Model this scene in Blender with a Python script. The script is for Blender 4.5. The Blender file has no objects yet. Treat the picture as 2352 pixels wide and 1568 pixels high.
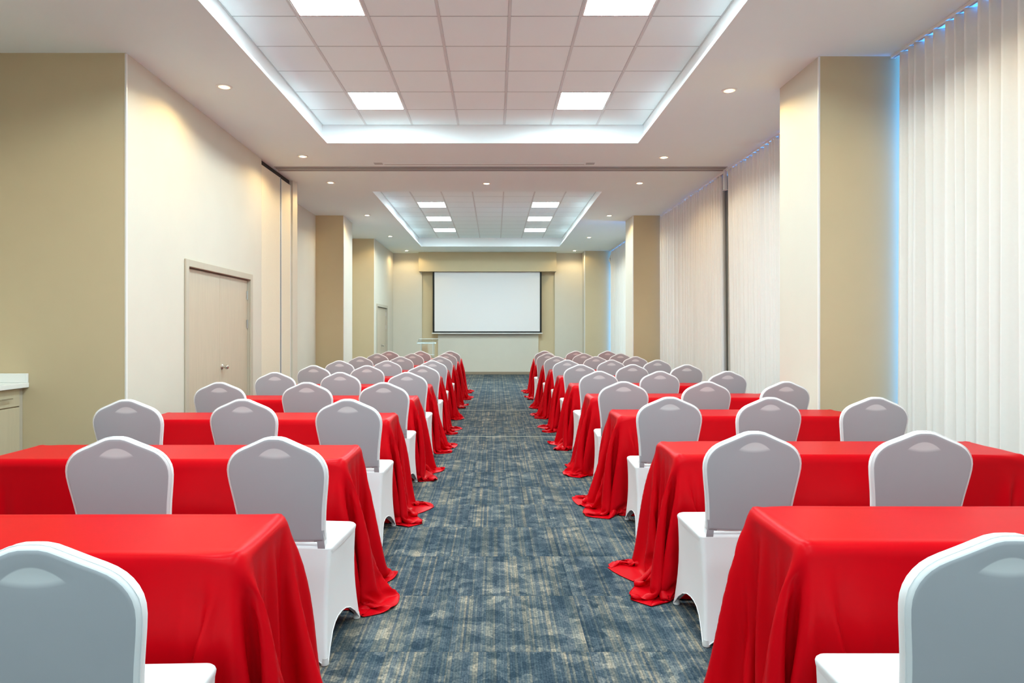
import bpy, bmesh, math, random
import numpy as np
from mathutils import Vector, Matrix

S = bpy.context.scene
COL = S.collection
PI = math.pi

# ------------------------------------------------------------------ camera
F_PX, W_PX, H_PX = 1530.0, 2352.0, 1568.0
VPX, VPY = 1137.0, 757.0
CAM_Z = 1.40
cd = bpy.data.cameras.new('camera')
cam = bpy.data.objects.new('camera', cd)
COL.objects.link(cam)
cam.location = (0, 0, CAM_Z)
cam.rotation_euler = (PI / 2, 0, 0)
cd.sensor_fit = 'HORIZONTAL'
cd.sensor_width = 36.0
cd.lens = 36.0 * F_PX / W_PX
cd.shift_x = (W_PX / 2 - VPX) / W_PX
cd.shift_y = (VPY - H_PX / 2) / W_PX
cd.clip_start = 0.05
cd.clip_end = 200
S.camera = cam

# ------------------------------------------------------------------ world (blue daylight outside the curtained windows)
wd = bpy.data.worlds.new('daylight')
S.world = wd
wd.use_nodes = True
bgn = wd.node_tree.nodes['Background']
bgn.inputs[0].default_value = (0.06, 0.35, 1.0, 1)
bgn.inputs[1].default_value = 7.0

# ------------------------------------------------------------------ exposure and light levels
S.view_settings.view_transform = 'Standard'
S.view_settings.look = 'None'
S.view_settings.gamma = 1.0
S.view_settings.use_curve_mapping = False
S.view_settings.exposure = 0.51
S.cycles.max_bounces = 16
S.cycles.diffuse_bounces = 12
S.cycles.transparent_max_bounces = 16
PANEL_L = 46.0          # radiance of the square ceiling panels
DOWN_L = 40.0           # radiance of the downlight lenses
DOWN_W = 25.0           # watts of each downlight's beam

SOFFIT = 3.80           # height of the plaster ceiling
TILE_Z = 4.06           # height of the tiled trays
FAR_Y = 20.90


# ------------------------------------------------------------------ materials
def mat(name, col, rough=0.6, spec=0.3, metal=0.0, var=0.0, vscale=30.0, bump=0.0, bscale=300.0, sheen=0.0, stretch=None, emit=None, estr=0.0):
    m = bpy.data.materials.new(name)
    m.use_nodes = True
    nt = m.node_tree
    b = nt.nodes['Principled BSDF']
    b.inputs['Base Color'].default_value = (*col, 1)
    b.inputs['Roughness'].default_value = rough
    b.inputs['Specular IOR Level'].default_value = spec
    b.inputs['Metallic'].default_value = metal
    if sheen:
        b.inputs['Sheen Weight'].default_value = sheen
        b.inputs['Sheen Roughness'].default_value = 0.4
    if var or bump:
        tc = nt.nodes.new('ShaderNodeTexCoord')
        mp = nt.nodes.new('ShaderNodeMapping')
        if stretch:
            mp.inputs['Scale'].default_value = stretch
        nt.links.new(tc.outputs['Object'], mp.inputs['Vector'])
    if var:
        n = nt.nodes.new('ShaderNodeTexNoise')
        n.inputs['Scale'].default_value = vscale
        n.inputs['Detail'].default_value = 5
        nt.links.new(mp.outputs[0], n.inputs['Vector'])
        mx = nt.nodes.new('ShaderNodeMix')
        mx.data_type = 'RGBA'
        mx.inputs[6].default_value = (*[c * (1 - var) for c in col], 1)
        mx.inputs[7].default_value = (*[min(1, c * (1 + var)) for c in col], 1)
        nt.links.new(n.outputs['Fac'], mx.inputs[0])
        nt.links.new(mx.outputs[2], b.inputs['Base Color'])
    if bump:
        n2 = nt.nodes.new('ShaderNodeTexNoise')
        n2.inputs['Scale'].default_value = bscale
        n2.inputs['Detail'].default_value = 3
        nt.links.new(mp.outputs[0], n2.inputs['Vector'])
        bp = nt.nodes.new('ShaderNodeBump')
        bp.inputs['Strength'].default_value = bump
        bp.inputs['Distance'].default_value = 0.002
        nt.links.new(n2.outputs['Fac'], bp.inputs['Height'])
        nt.links.new(bp.outputs[0], b.inputs['Normal'])
    if emit:
        b.inputs['Emission Color'].default_value = (*emit, 1)
        b.inputs['Emission Strength'].default_value = estr
    return m


M = {}
M['cream'] = mat('cream wallcovering', (0.645, 0.605, 0.52), 0.55, 0.2, var=0.03, vscale=3, bump=0.06, bscale=420)
M['olive'] = mat('tan wallcovering', (0.61, 0.50, 0.32), 0.55, 0.25, var=0.03, vscale=4, bump=0.08, bscale=420)
M['plaster'] = mat('ceiling plaster', (0.81, 0.895, 0.90), 0.75, 0.2, var=0.015, vscale=2)
M['coffer'] = mat('tray paint', (0.90, 0.915, 0.93), 0.6, 0.3)
M['tile'] = mat('acoustic tile', (0.86, 0.93, 0.935), 0.85, 0.1, var=0.03, vscale=220, bump=0.15, bscale=350)
M['grid'] = mat('grid metal', (0.66, 0.68, 0.68), 0.45, 0.4)
M['grid_dark'] = mat('grid joint', (0.46, 0.48, 0.48), 0.6, 0.3)
M['panel_light'] = mat('light diffuser', (0.9, 0.9, 0.9), 0.5, 0.2, emit=(0.74, 0.97, 1.02), estr=PANEL_L)
M['lamp'] = mat('downlight lens', (0.9, 0.9, 0.9), 0.4, 0.2, emit=(1.0, 0.86, 0.60), estr=DOWN_L)
M['lamp_halo'] = mat('painted downlight halo', (0.9, 0.85, 0.7), 0.4, 0.2, emit=(1.0, 0.80, 0.42), estr=1.0)  # warm halo round the lens, painted as a faintly glowing ring
M['white_metal'] = mat('white enamel', (0.82, 0.81, 0.79), 0.35, 0.5)
M['curtain'] = mat('curtain cloth', (0.815, 0.80, 0.775), 0.85, 0.15, var=0.02, vscale=40, bump=0.1, bscale=500)
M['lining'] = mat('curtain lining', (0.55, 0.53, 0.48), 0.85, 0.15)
M['spandex'] = mat('white stretch cover', (0.84, 0.84, 0.86), 0.55, 0.3, bump=0.05, bscale=600, sheen=0.15)


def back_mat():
    # white stretch fabric over dark padding reads grey; the unpadded hand-hole is paler, its caught light painted in too
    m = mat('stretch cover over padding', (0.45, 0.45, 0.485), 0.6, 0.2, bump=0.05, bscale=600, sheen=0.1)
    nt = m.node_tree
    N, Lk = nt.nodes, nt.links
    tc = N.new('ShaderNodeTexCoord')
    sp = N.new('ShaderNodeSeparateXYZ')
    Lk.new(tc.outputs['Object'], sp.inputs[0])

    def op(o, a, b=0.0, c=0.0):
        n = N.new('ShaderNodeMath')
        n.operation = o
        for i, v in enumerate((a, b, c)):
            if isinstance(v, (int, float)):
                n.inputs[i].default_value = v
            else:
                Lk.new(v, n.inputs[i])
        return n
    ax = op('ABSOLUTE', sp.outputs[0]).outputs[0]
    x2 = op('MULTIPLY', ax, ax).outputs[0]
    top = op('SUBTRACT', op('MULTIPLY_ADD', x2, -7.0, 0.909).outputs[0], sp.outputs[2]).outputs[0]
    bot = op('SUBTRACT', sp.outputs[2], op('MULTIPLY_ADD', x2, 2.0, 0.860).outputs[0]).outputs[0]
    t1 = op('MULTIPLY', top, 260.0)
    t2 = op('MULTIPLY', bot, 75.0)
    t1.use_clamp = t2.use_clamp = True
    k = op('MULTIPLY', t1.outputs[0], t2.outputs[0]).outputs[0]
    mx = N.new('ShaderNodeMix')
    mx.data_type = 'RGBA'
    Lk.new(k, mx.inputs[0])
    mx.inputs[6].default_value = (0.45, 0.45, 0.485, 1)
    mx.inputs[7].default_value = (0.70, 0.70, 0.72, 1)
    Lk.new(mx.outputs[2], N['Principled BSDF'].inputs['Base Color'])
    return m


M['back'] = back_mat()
M['seam'] = mat('cover seam', (0.90, 0.90, 0.91), 0.55, 0.3)
M['footpad'] = mat('cover foot pocket', (0.62, 0.62, 0.62), 0.6, 0.3)
M['red'] = mat('red satin', (0.53, 0.001, 0.006), 0.36, 0.07, var=0.06, vscale=6, bump=0.04, bscale=40)
M['wood'] = mat('pale wood door', (0.54, 0.455, 0.345), 0.5, 0.35, var=0.10, vscale=6, stretch=(8, 8, 0.5))
M['wood_trim'] = mat('grey wood casing', (0.50, 0.44, 0.35), 0.5, 0.35, var=0.07, vscale=8, stretch=(8, 8, 0.5))
M['cab_wood'] = mat('beige cabinet laminate', (0.56, 0.48, 0.335), 0.45, 0.4, var=0.08, vscale=5, stretch=(6, 6, 0.6))
M['steel'] = mat('brushed steel', (0.62, 0.60, 0.57), 0.28, 0.5, metal=1.0)
M['counter'] = mat('white counter stone', (0.87, 0.88, 0.86), 0.2, 0.5)
M['track'] = mat('ceiling track metal', (0.40, 0.39, 0.39), 0.45, 0.3)
M['dark'] = mat('dark slot', (0.035, 0.032, 0.03), 0.7, 0.2)
M['partition'] = mat('partition fabric', (0.77, 0.70, 0.56), 0.7, 0.2, var=0.05, vscale=60, bump=0.1, bscale=250)
M['base_brown'] = mat('brown baseboard', (0.30, 0.235, 0.17), 0.5, 0.3)
M['screen'] = mat('projection screen', (0.79, 0.765, 0.775), 0.8, 0.1)
M['black'] = mat('black border', (0.012, 0.012, 0.012), 0.6, 0.2)
M['seam_strip'] = mat('carpet seam strip', (0.33, 0.33, 0.29), 0.8, 0.1)
M['frame_grey'] = mat('window frame', (0.45, 0.46, 0.47), 0.4, 0.4)


def clear_mat(name, tint, gloss):
    m = bpy.data.materials.new(name)
    m.use_nodes = True
    nt = m.node_tree
    nt.nodes.clear()
    out = nt.nodes.new('ShaderNodeOutputMaterial')
    tr = nt.nodes.new('ShaderNodeBsdfTransparent')
    tr.inputs[0].default_value = (*tint, 1)
    gl = nt.nodes.new('ShaderNodeBsdfGlossy')
    gl.inputs['Roughness'].default_value = 0.04
    mx = nt.nodes.new('ShaderNodeMixShader')
    mx.inputs[0].default_value = gloss
    nt.links.new(tr.outputs[0], mx.inputs[1])
    nt.links.new(gl.outputs[0], mx.inputs[2])
    nt.links.new(mx.outputs[0], out.inputs[0])
    return m


M['acrylic'] = clear_mat('clear acrylic', (0.95, 0.975, 0.975), 0.10)
M['acrylic_edge'] = mat('acrylic edge', (0.80, 0.86, 0.86), 0.15, 0.5)
M['glass'] = clear_mat('window glass', (0.94, 0.97, 1.0), 0.04)


def carpet_mat():
    m = bpy.data.materials.new('patterned carpet')
    m.use_nodes = True
    nt = m.node_tree
    N, Lk = nt.nodes, nt.links
    b = N['Principled BSDF']
    b.inputs['Roughness'].default_value = 0.95
    b.inputs['Specular IOR Level'].default_value = 0.08
    geo = N.new('ShaderNodeNewGeometry')
    oi = N.new('ShaderNodeObjectInfo')
    off = N.new('ShaderNodeVectorMath')
    off.operation = 'SCALE'
    off.inputs[0].default_value = (13.0, 7.0, 0.0)
    Lk.new(oi.outputs['Random'], off.inputs['Scale'])
    pos = N.new('ShaderNodeVectorMath')
    pos.operation = 'ADD'
    Lk.new(geo.outputs['Position'], pos.inputs[0])
    Lk.new(off.outputs[0], pos.inputs[1])

    def noise(scale, stretch=(1, 1, 1), detail=3.0, rough=0.5, src=pos.outputs[0]):
        mp = N.new('ShaderNodeMapping')
        mp.inputs['Scale'].default_value = stretch
        Lk.new(src, mp.inputs['Vector'])
        n = N.new('ShaderNodeTexNoise')
        n.inputs['Scale'].default_value = scale
        n.inputs['Detail'].default_value = detail
        n.inputs['Roughness'].default_value = rough
        Lk.new(mp.outputs[0], n.inputs['Vector'])
        return n.outputs['Fac']

    def math_(op, a, bb, c=None):
        n = N.new('ShaderNodeMath')
        n.operation = op
        for i, v in enumerate((a, bb, c)):
            if v is None:
                continue
            if isinstance(v, (int, float)):
                n.inputs[i].default_value = v
            else:
                Lk.new(v, n.inputs[i])
        return n.outputs[0]

    def ramp(fac, stops):
        r = N.new('ShaderNodeValToRGB')
        e = r.color_ramp.elements
        while len(e) < len(stops):
            e.new(0.5)
        for el, (p, c) in zip(e, stops):
            el.position = p
            el.color = (*c, 1)
        Lk.new(fac, r.inputs[0])
        return r.outputs[0]

    # stitched columns running along the room: each 11 mm column has its own shade
    sep = N.new('ShaderNodeSeparateXYZ')
    Lk.new(pos.outputs[0], sep.inputs[0])
    colid = math_('FLOOR', math_('MULTIPLY', sep.outputs[0], 90.0), 0)
    wn = N.new('ShaderNodeTexWhiteNoise')
    wn.noise_dimensions = '1D'
    Lk.new(colid, wn.inputs['W'])
    # pebble-like blotches: two sizes of warped cells, each cell with its own tone
    nv = N.new('ShaderNodeTexNoise')
    nv.inputs['Scale'].default_value = 20.0
    nv.inputs['Detail'].default_value = 4
    Lk.new(pos.outputs[0], nv.inputs['Vector'])
    wv = N.new('ShaderNodeVectorMath')
    wv.operation = 'MULTIPLY_ADD'
    wv.inputs[1].default_value = (0.09, 0.08, 0.0)
    Lk.new(nv.outputs['Color'], wv.inputs[0])
    Lk.new(pos.outputs[0], wv.inputs[2])

    def cells(scale):
        vo = N.new('ShaderNodeTexVoronoi')
        vo.voronoi_dimensions = '2D'
        vo.inputs['Scale'].default_value = scale
        Lk.new(wv.outputs[0], vo.inputs['Vector'])
        sc_ = N.new('ShaderNodeSeparateColor')
        Lk.new(vo.outputs['Color'], sc_.inputs[0])
        return sc_.outputs[0]
    c1, c2 = cells(11.0), cells(21.0)
    big = noise(2.2, detail=2)
    fine = noise(95.0, stretch=(1, 0.7, 1), detail=3, rough=0.75)
    t = math_('MULTIPLY_ADD', math_('SUBTRACT', c1, 0.5), 0.36, 0.45)
    t = math_('ADD', t, math_('MULTIPLY', math_('SUBTRACT', c2, 0.5), 0.34))
    t = math_('ADD', t, math_('MULTIPLY', math_('SUBTRACT', big, 0.5), 0.7))
    t = math_('ADD', t, math_('MULTIPLY', math_('SUBTRACT', wn.outputs['Value'], 0.5), 0.34))
    t = math_('ADD', t, math_('MULTIPLY', math_('SUBTRACT', fine, 0.5), 1.25))
    base = ramp(t, [(0.0, (0.022, 0.038, 0.051)), (0.30, (0.050, 0.069, 0.081)), (0.55, (0.098, 0.112, 0.115)), (0.78, (0.185, 0.18, 0.16)), (1.0, (0.31, 0.285, 0.24))])
    # the brownish stripe colour of some columns
    st = ramp(wn.outputs['Value'], [(0.0, (0.95, 0.97, 1.08)), (0.45, (0.86, 0.95, 1.05)), (0.75, (1.05, 1.0, 0.95)), (1.0, (1.16, 1.0, 0.86))])
    mx = N.new('ShaderNodeMix')
    mx.data_type = 'RGBA'
    mx.blend_type = 'MULTIPLY'
    mx.inputs[0].default_value = 0.9
    Lk.new(base, mx.inputs[6])
    Lk.new(st, mx.inputs[7])
    # dark grooves between the stitched columns
    fr = math_('FRACT', math_('MULTIPLY', sep.outputs[0], 90.0), 0)
    gr = math_('LESS_THAN', fr, 0.16)
    mx2 = N.new('ShaderNodeMix')
    mx2.data_type = 'RGBA'
    mx2.blend_type = 'MULTIPLY'
    Lk.new(math_('MULTIPLY', gr, 0.55), mx2.inputs[0])
    Lk.new(mx.outputs[2], mx2.inputs[6])
    mx2.inputs[7].default_value = (0.4, 0.42, 0.46, 1)
    Lk.new(mx2.outputs[2], b.inputs['Base Color'])
    bp = N.new('ShaderNodeBump')
    bp.inputs['Strength'].default_value = 0.35
    bp.inputs['Distance'].default_value = 0.003
    Lk.new(fine, bp.inputs['Height'])
    Lk.new(bp.outputs[0], b.inputs['Normal'])
    return m


M['carpet'] = carpet_mat()


# ------------------------------------------------------------------ mesh helpers
def link(name, me, parent=None):
    o = bpy.data.objects.new(name, me)
    COL.objects.link(o)
    if parent is not None:
        o.parent = parent
    return o


def mesh(name, verts, faces, m, smooth=False, fmats=None):
    me = bpy.data.meshes.new(name)
    me.from_pydata([tuple(v) for v in verts], [], faces)
    ms = m if isinstance(m, (list, tuple)) else [m]
    for x in ms:
        me.materials.append(x)
    if fmats:
        for p, k in zip(me.polygons, fmats):
            p.material_index = k
    if smooth:
        me.polygons.foreach_set('use_smooth', [True] * len(me.polygons))
    me.update()
    return me


class MB:
    """collects shapes into one mesh"""
    def __init__(self):
        self.v, self.f, self.k = [], [], []

    def add(self, v, f, k=0):
        o = len(self.v)
        self.v += [tuple(x) for x in v]
        self.f += [tuple(i + o for i in q) for q in f]
        self.k += [k] * len(f)
        return self

    def quad(self, a, b, c, d, k=0):
        return self.add([a, b, c, d], [(0, 1, 2, 3)], k)

    def box(self, x0, x1, y0, y1, z0, z1, k=0, bev=0.0):
        if bev <= 0:
            v = [(x0, y0, z0), (x1, y0, z0), (x1, y1, z0), (x0, y1, z0), (x0, y0, z1), (x1, y0, z1), (x1, y1, z1), (x0, y1, z1)]
            f = [(0, 3, 2, 1), (4, 5, 6, 7), (0, 1, 5, 4), (1, 2, 6, 5), (2, 3, 7, 6), (3, 0, 4, 7)]
            return self.add(v, f, k)
        bm = bmesh.new()
        bmesh.ops.create_cube(bm, size=1.0)
        for w in bm.verts:
            w.co = Vector(((x0 + x1) / 2 + w.co.x * (x1 - x0), (y0 + y1) / 2 + w.co.y * (y1 - y0), (z0 + z1) / 2 + w.co.z * (z1 - z0)))
        bmesh.ops.bevel(bm, geom=list(bm.edges), offset=bev, segments=2, affect='EDGES', profile=0.5)
        bm.verts.index_update()
        v = [tuple(w.co) for w in bm.verts]
        f = [tuple(w.index for w in q.verts) for q in bm.faces]
        bm.free()
        return self.add(v, f, k)

    def lathe(self, c, prof, n=20, axis='z', k=0):
        """prof: list of (radius, height along axis)"""
        v, f = [], []
        for r, h in prof:
            for i in range(n):
                a = 2 * PI * i / n
                p = (r * math.cos(a), r * math.sin(a), h)
                if axis == 'x':
                    p = (p[2], p[0], p[1])
                elif axis == 'y':
                    p = (p[1], p[2], p[0])
                v.append((c[0] + p[0], c[1] + p[1], c[2] + p[2]))
        m_ = len(prof)
        for j in range(m_ - 1):
            for i in range(n):
                i2 = (i + 1) % n
                f.append((j * n + i, j * n + i2, (j + 1) * n + i2, (j + 1) * n + i))
        f.append(tuple(range(n))[::-1])
        f.append(tuple((m_ - 1) * n + i for i in range(n)))
        return self.add(v, f, k)

    def tube(self, pts, r, n=6, closed=False, k=0):
        P = [Vector(p) for p in pts]
        v, f = [], []
        m_ = len(P)
        for i, p in enumerate(P):
            if closed:
                d = P[(i + 1) % m_] - P[i - 1]
            else:
                d = P[min(i + 1, m_ - 1)] - P[max(i - 1, 0)]
            d.normalize()
            up = Vector((0, 0, 1)) if abs(d.z) < 0.9 else Vector((0, 1, 0))
            a = d.cross(up).normalized()
            b = a.cross(d)
            for j in range(n):
                t = 2 * PI * j / n
                v.append(p + a * (r * math.cos(t)) + b * (r * math.sin(t)))
        for i in range(m_ if closed else m_ - 1):
            i2 = (i + 1) % m_
            for j in range(n):
                j2 = (j + 1) % n
                f.append((i * n + j, i * n + j2, i2 * n + j2, i2 * n + j))
        if not closed:
            f.append(tuple(range(n))[::-1])
            f.append(tuple((m_ - 1) * n + j for j in range(n)))
        return self.add(v, f, k)

    def me(self, name, m, smooth=False):
        return mesh(name, self.v, self.f, m, smooth, self.k)

    def obj(self, name, m, parent=None, smooth=False):
        return link(name, self.me(name, m, smooth), parent)


def tag(o, label=None, cat=None, group=None, kind=None):
    if label:
        o['label'] = label
    if cat:
        o['category'] = cat
    if group:
        o['group'] = group
    if kind:
        o['kind'] = kind
    return o


def thing(name, label, cat, loc=(0, 0, 0), rz=0.0, group=None):
    o = bpy.data.objects.new(name, None)
    COL.objects.link(o)
    o.empty_display_size = 0.1
    o.location = loc
    o.rotation_euler = (0, 0, rz)
    return tag(o, label, cat, group)


def copy_tree(o, parent=None):
    c = o.copy()
    COL.objects.link(c)
    if parent is not None:
        c.parent = parent
    for ch in list(o.children):
        copy_tree(ch, c)
    return c


def smooth_angle(me, ang=40):
    me.polygons.foreach_set('use_smooth', [True] * len(me.polygons))
    try:
        me.set_sharp_from_angle(angle=math.radians(ang))
    except Exception:
        pass
    return me


def lerp(a, b, t):
    return a + (b - a) * t


def interp(x, tab):
    for (x0, y0), (x1, y1) in zip(tab, tab[1:]):
        if x <= x1:
            return y0 if x1 == x0 else lerp(y0, y1, max(0, (x - x0) / (x1 - x0)))
    return tab[-1][1]


ORD = ['nearest', 'second', 'third', 'fourth', 'fifth', 'sixth', 'seventh', 'eighth', 'ninth', 'farthest']

# ================================================================== SETTING
# ---- floor with carpet tiles
XL, XR, YN = -4.70, 3.95, -8.00
fl = MB().quad((XL, YN, -0.003), (XR, YN, -0.003), (XR, FAR_Y + 0.1, -0.003), (XL, FAR_Y + 0.1, -0.003)).obj('floor', M['carpet'])
tag(fl, kind='structure')
TS = 0.61
tm = MB()
h = TS / 2 - 0.0006
b_ = 0.004
tv = [(-h, -h, -0.002), (h, -h, -0.002), (h, h, -0.002), (-h, h, -0.002),
      (-h, -h, -0.0015), (h, -h, -0.0015), (h, h, -0.0015), (-h, h, -0.0015),
      (-h + b_, -h + b_, 0), (h - b_, -h + b_, 0), (h - b_, h - b_, 0), (-h + b_, h - b_, 0)]
tf = [(8, 9, 10, 11)] + [(i, (i + 1) % 4, 4 + (i + 1) % 4, 4 + i) for i in range(4)] + [(4 + i, 4 + (i + 1) % 4, 8 + (i + 1) % 4, 8 + i) for i in range(4)]
tm.add(tv, tf)
tile_me = tm.me('carpet_tile', M['carpet'])
for r in range(16):
    for c in range(6):
        o = link('carpet_tile', tile_me, fl)
        o.location = (-1.42 + TS * (c + 0.5), 1.68 + TS * (r + 0.5), 0)
for n_, yy in ((1, 8.74), (2, 11.60)):
    tag(MB().box(-3.2, 3.4, yy - 0.014, yy + 0.014, -0.002, 0.0015).obj('trim_%d' % n_, M['seam_strip']), kind='structure')

# ---- ceiling: plaster soffit with two tiled trays
TR = [(-2.162, 1.84, -6.255, 8.575, -2.247, 1.93, -6.34, 8.66), (-2.13, 1.86, 11.58, 19.22, -2.207, 1.95, 11.50, 19.30)]
cm = MB()
LIP = 0.038


def holed(x0, x1, y0, y1, z, holes, k=0):
    ys = sorted({y0, y1} | {a for hh in holes for a in hh[2:4]})
    for ya, yb in zip(ys, ys[1:]):
        hs = [hh for hh in holes if hh[2] <= ya + 1e-6 and hh[3] >= yb - 1e-6]
        xs = [x0] + ([hs[0][0], hs[0][1]] if hs else []) + [x1]
        for i in range(0, len(xs), 2):
            cm.quad((xs[i], yb, z), (xs[i + 1], yb, z), (xs[i + 1], ya, z), (xs[i], ya, z), k)


holed(XL, XR + 0.1, YN, FAR_Y + 0.2, SOFFIT, [t[:4] for t in TR])
for (a, b, c, d, ta, tb, tc, td) in TR:
    z0, z1, z2 = SOFFIT, SOFFIT + LIP, TILE_Z + 0.03
    # lip
    for (p, q) in (((a, c), (b, c)), ((b, c), (b, d)), ((b, d), (a, d)), ((a, d), (a, c))):
        cm.quad((p[0], p[1], z0), (q[0], q[1], z0), (q[0], q[1], z1), (p[0], p[1], z1), 1)
    # ledge on top of the lip
    cs, ts_ = [(a, c), (b, c), (b, d), (a, d)], [(ta, tc), (tb, tc), (tb, td), (ta, td)]
    for i in range(4):
        j = (i + 1) % 4
        cm.quad((*cs[i], z1), (*cs[j], z1), (*ts_[j], z1), (*ts_[i], z1), 1)
        cm.quad((*ts_[i], z1), (*ts_[j], z1), (*ts_[j], z2), (*ts_[i], z2), 1)
    cm.quad((*ts_[0], z2), (*ts_[1], z2), (*ts_[2], z2), (*ts_[3], z2), 1)
ceil = cm.obj('ceiling', [M['plaster'], M['coffer']])
tag(ceil, kind='structure')

LIGHTS = []      # (tray, x centre, y centre, label)


def tray_tiles(ti, cols, y_far, rows, light_rows):
    """cols: column boundaries; rows counted from the far edge"""
    for i in range(len(cols)):
        w = 0.012
        MB().box(cols[i] - w, cols[i] + w, y_far - 0.6 * rows, y_far, TILE_Z - 0.002, TILE_Z + 0.012).obj('grid_bar', M['grid'], ceil)
    cache = {}
    for r in range(rows):
        y1 = y_far - 0.6 * r
        y0 = y1 - 0.6
        if r:
            MB().box(cols[0], cols[-1], y1 - 0.004, y1 + 0.004, TILE_Z + 0.001, TILE_Z + 0.012).obj('grid_bar', M['grid_dark'], ceil)
        for c in range(len(cols) - 1):
            x0, x1 = cols[c], cols[c + 1]
            if r in light_rows and c in (1, len(cols) - 3):
                LIGHTS.append((ti, x0, x1, y0, y1, light_rows.index(r), c == 1))
                continue
            key = round(x1 - x0, 3)
            if key not in cache:
                hx = key / 2 - 0.0125
                cache[key] = MB().box(-hx, hx, -0.2945, 0.2945, 0, 0.016, bev=0.003).me('ceiling_tile', M['tile'])
            o = link('ceiling_tile', cache[key], ceil)
            o.location = ((x0 + x1) / 2, (y0 + y1) / 2, TILE_Z + 0.001)


tray_tiles(0, [-2.247, -1.677, -1.077, -0.477, 0.123, 0.723, 1.323, 1.93], 8.66, 25, [1, 5, 9, 13, 17, 21])  # last rows, behind the camera: unseen panels added as fill light
tray_tiles(1, [-2.207, -1.647, -1.04, -0.437, 0.166, 0.769, 1.372, 1.95], 19.30, 13, [2, 5, 8, 11])

# ---- left wall: a folded line extruded to the ceiling
wl = MB()


def seg(p, q, k, z0=0.0, z1=SOFFIT, mb=None):
    (mb or wl).quad((p[0], p[1], z0), (p[0], p[1], z1), (q[0], q[1], z1), (q[0], q[1], z0), k)


def door_seg(p, q, d0, d1, zt, k, depth=0.07):
    """wall from p to q with an opening between the y values d0 and d1, zt high"""
    def at(y):
        t = (y - p[1]) / (q[1] - p[1])
        return (lerp(p[0], q[0], t), y)
    A, B = at(d0), at(d1)
    seg(p, A, k)
    seg(B, q, k)
    seg(A, B, k, zt)
    Ai, Bi = (A[0] - depth, A[1]), (B[0] - depth, B[1])
    seg(A, Ai, 2, 0, zt)
    seg(Bi, B, 2, 0, zt)
    seg(Ai, Bi, 2, 0, zt)
    wl.quad((*A, zt), (*Ai, zt), (*Bi, zt), (*B, zt), 2)
    return A, B


C0, C1 = (-3.20, 5.78), (-3.285, 9.37)
seg((XL, YN), (XL, 5.78), 0)
seg((XL, 5.78), C0, 1)
D1 = door_seg(C0, C1, 6.99, 8.88, 2.065, 0)
PX = -3.36
seg(C1, (PX, 9.37), 0)
seg((PX, 9.37), (PX, 10.72), 2)
seg((PX, 10.72), (-3.255, 10.72), 0)
seg((-3.255, 10.72), (-3.215, 10.83), 0)
seg((-3.215, 10.83), (-3.77, 10.83), 0)
seg((-3.77, 10.83), (-3.77, 14.0), 0)
seg((-3.77, 14.0), (-3.178, 14.0), 1)
seg((-3.178, 14.0), (-3.215, 15.0), 0)
seg((-3.215, 15.0), (-3.77, 15.0), 0)
seg((-3.77, 15.0), (-3.77, 17.57), 0)
seg((-3.77, 17.57), (-3.182, 17.57), 1)
D2 = door_seg((-3.182, 17.57), (-3.195, FAR_Y), 17.95, 19.62, 2.03, 0)
wall_left = wl.obj('wall_left', [M['cream'], M['olive'], M['wood_trim']])
tag(wall_left, kind='structure')
for (x, y) in (C0, (-3.178, 14.0), (-3.182, 17.57)):
    MB().box(x - 0.012, x + 0.002, y - 0.002, y + 0.016, 0, SOFFIT - 0.004).obj('corner_guard', M['white_metal'], wall_left)

# near wall behind the camera
tag(MB().quad((XL, YN, 0), (XR + 0.1, YN, 0), (XR + 0.1, YN, SOFFIT), (XL, YN, SOFFIT)).obj('wall_near', M['cream']), kind='structure')

# ---- far wall with its screen recess
wf = MB()
xs = [-3.3, -2.30, 1.89, 4.0]
RC = 0.05
wf.quad((xs[0], FAR_Y, 0), (xs[1], FAR_Y, 0), (xs[1], FAR_Y, SOFFIT), (xs[0], FAR_Y, SOFFIT), 0)
wf.quad((xs[2], FAR_Y, 0), (xs[3], FAR_Y, 0), (xs[3], FAR_Y, SOFFIT), (xs[2], FAR_Y, SOFFIT), 0)
wf.quad((xs[1], FAR_Y + RC, 0), (xs[2], FAR_Y + RC, 0), (xs[2], FAR_Y + RC, SOFFIT), (xs[1], FAR_Y + RC, SOFFIT), 1)
wf.quad((xs[1], FAR_Y, 0), (xs[1], FAR_Y + RC, 0), (xs[1], FAR_Y + RC, SOFFIT), (xs[1], FAR_Y, SOFFIT), 0)
wf.quad((xs[2], FAR_Y + RC, 0), (xs[2], FAR_Y, 0), (xs[2], FAR_Y, SOFFIT), (xs[2], FAR_Y + RC, SOFFIT), 0)
wall_far = wf.obj('wall_far', [M['cream'], M['olive']])
tag(wall_far, kind='structure')
MB().box(-1.79, 1.36, FAR_Y - 0.02, FAR_Y + RC, 0.0, 1.75).obj('projecting_panel', M['cream'], wall_far)
tag(MB().box(-2.36, 1.90, 20.60, FAR_Y + 0.045, 3.205, SOFFIT - 0.002).obj('trim_4', M['olive']), kind='structure')
for x in (-2.305, 1.885):
    MB().box(x - 0.012, x + 0.012, FAR_Y - 0.008, FAR_Y + 0.01, 0.09, 3.2).obj('corner_guard', M['cream'], wall_far)
tag(MB().box(-3.19, 2.73, FAR_Y - 0.034, FAR_Y - 0.021, 0.0, 0.085, bev=0.003).box(-3.19, -1.80, FAR_Y - 0.022, FAR_Y - 0.001, 0, 0.085).box(1.37, 2.73, FAR_Y - 0.022, FAR_Y - 0.001, 0, 0.085).obj('baseboard_far', M['base_brown']), kind='structure')

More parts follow.
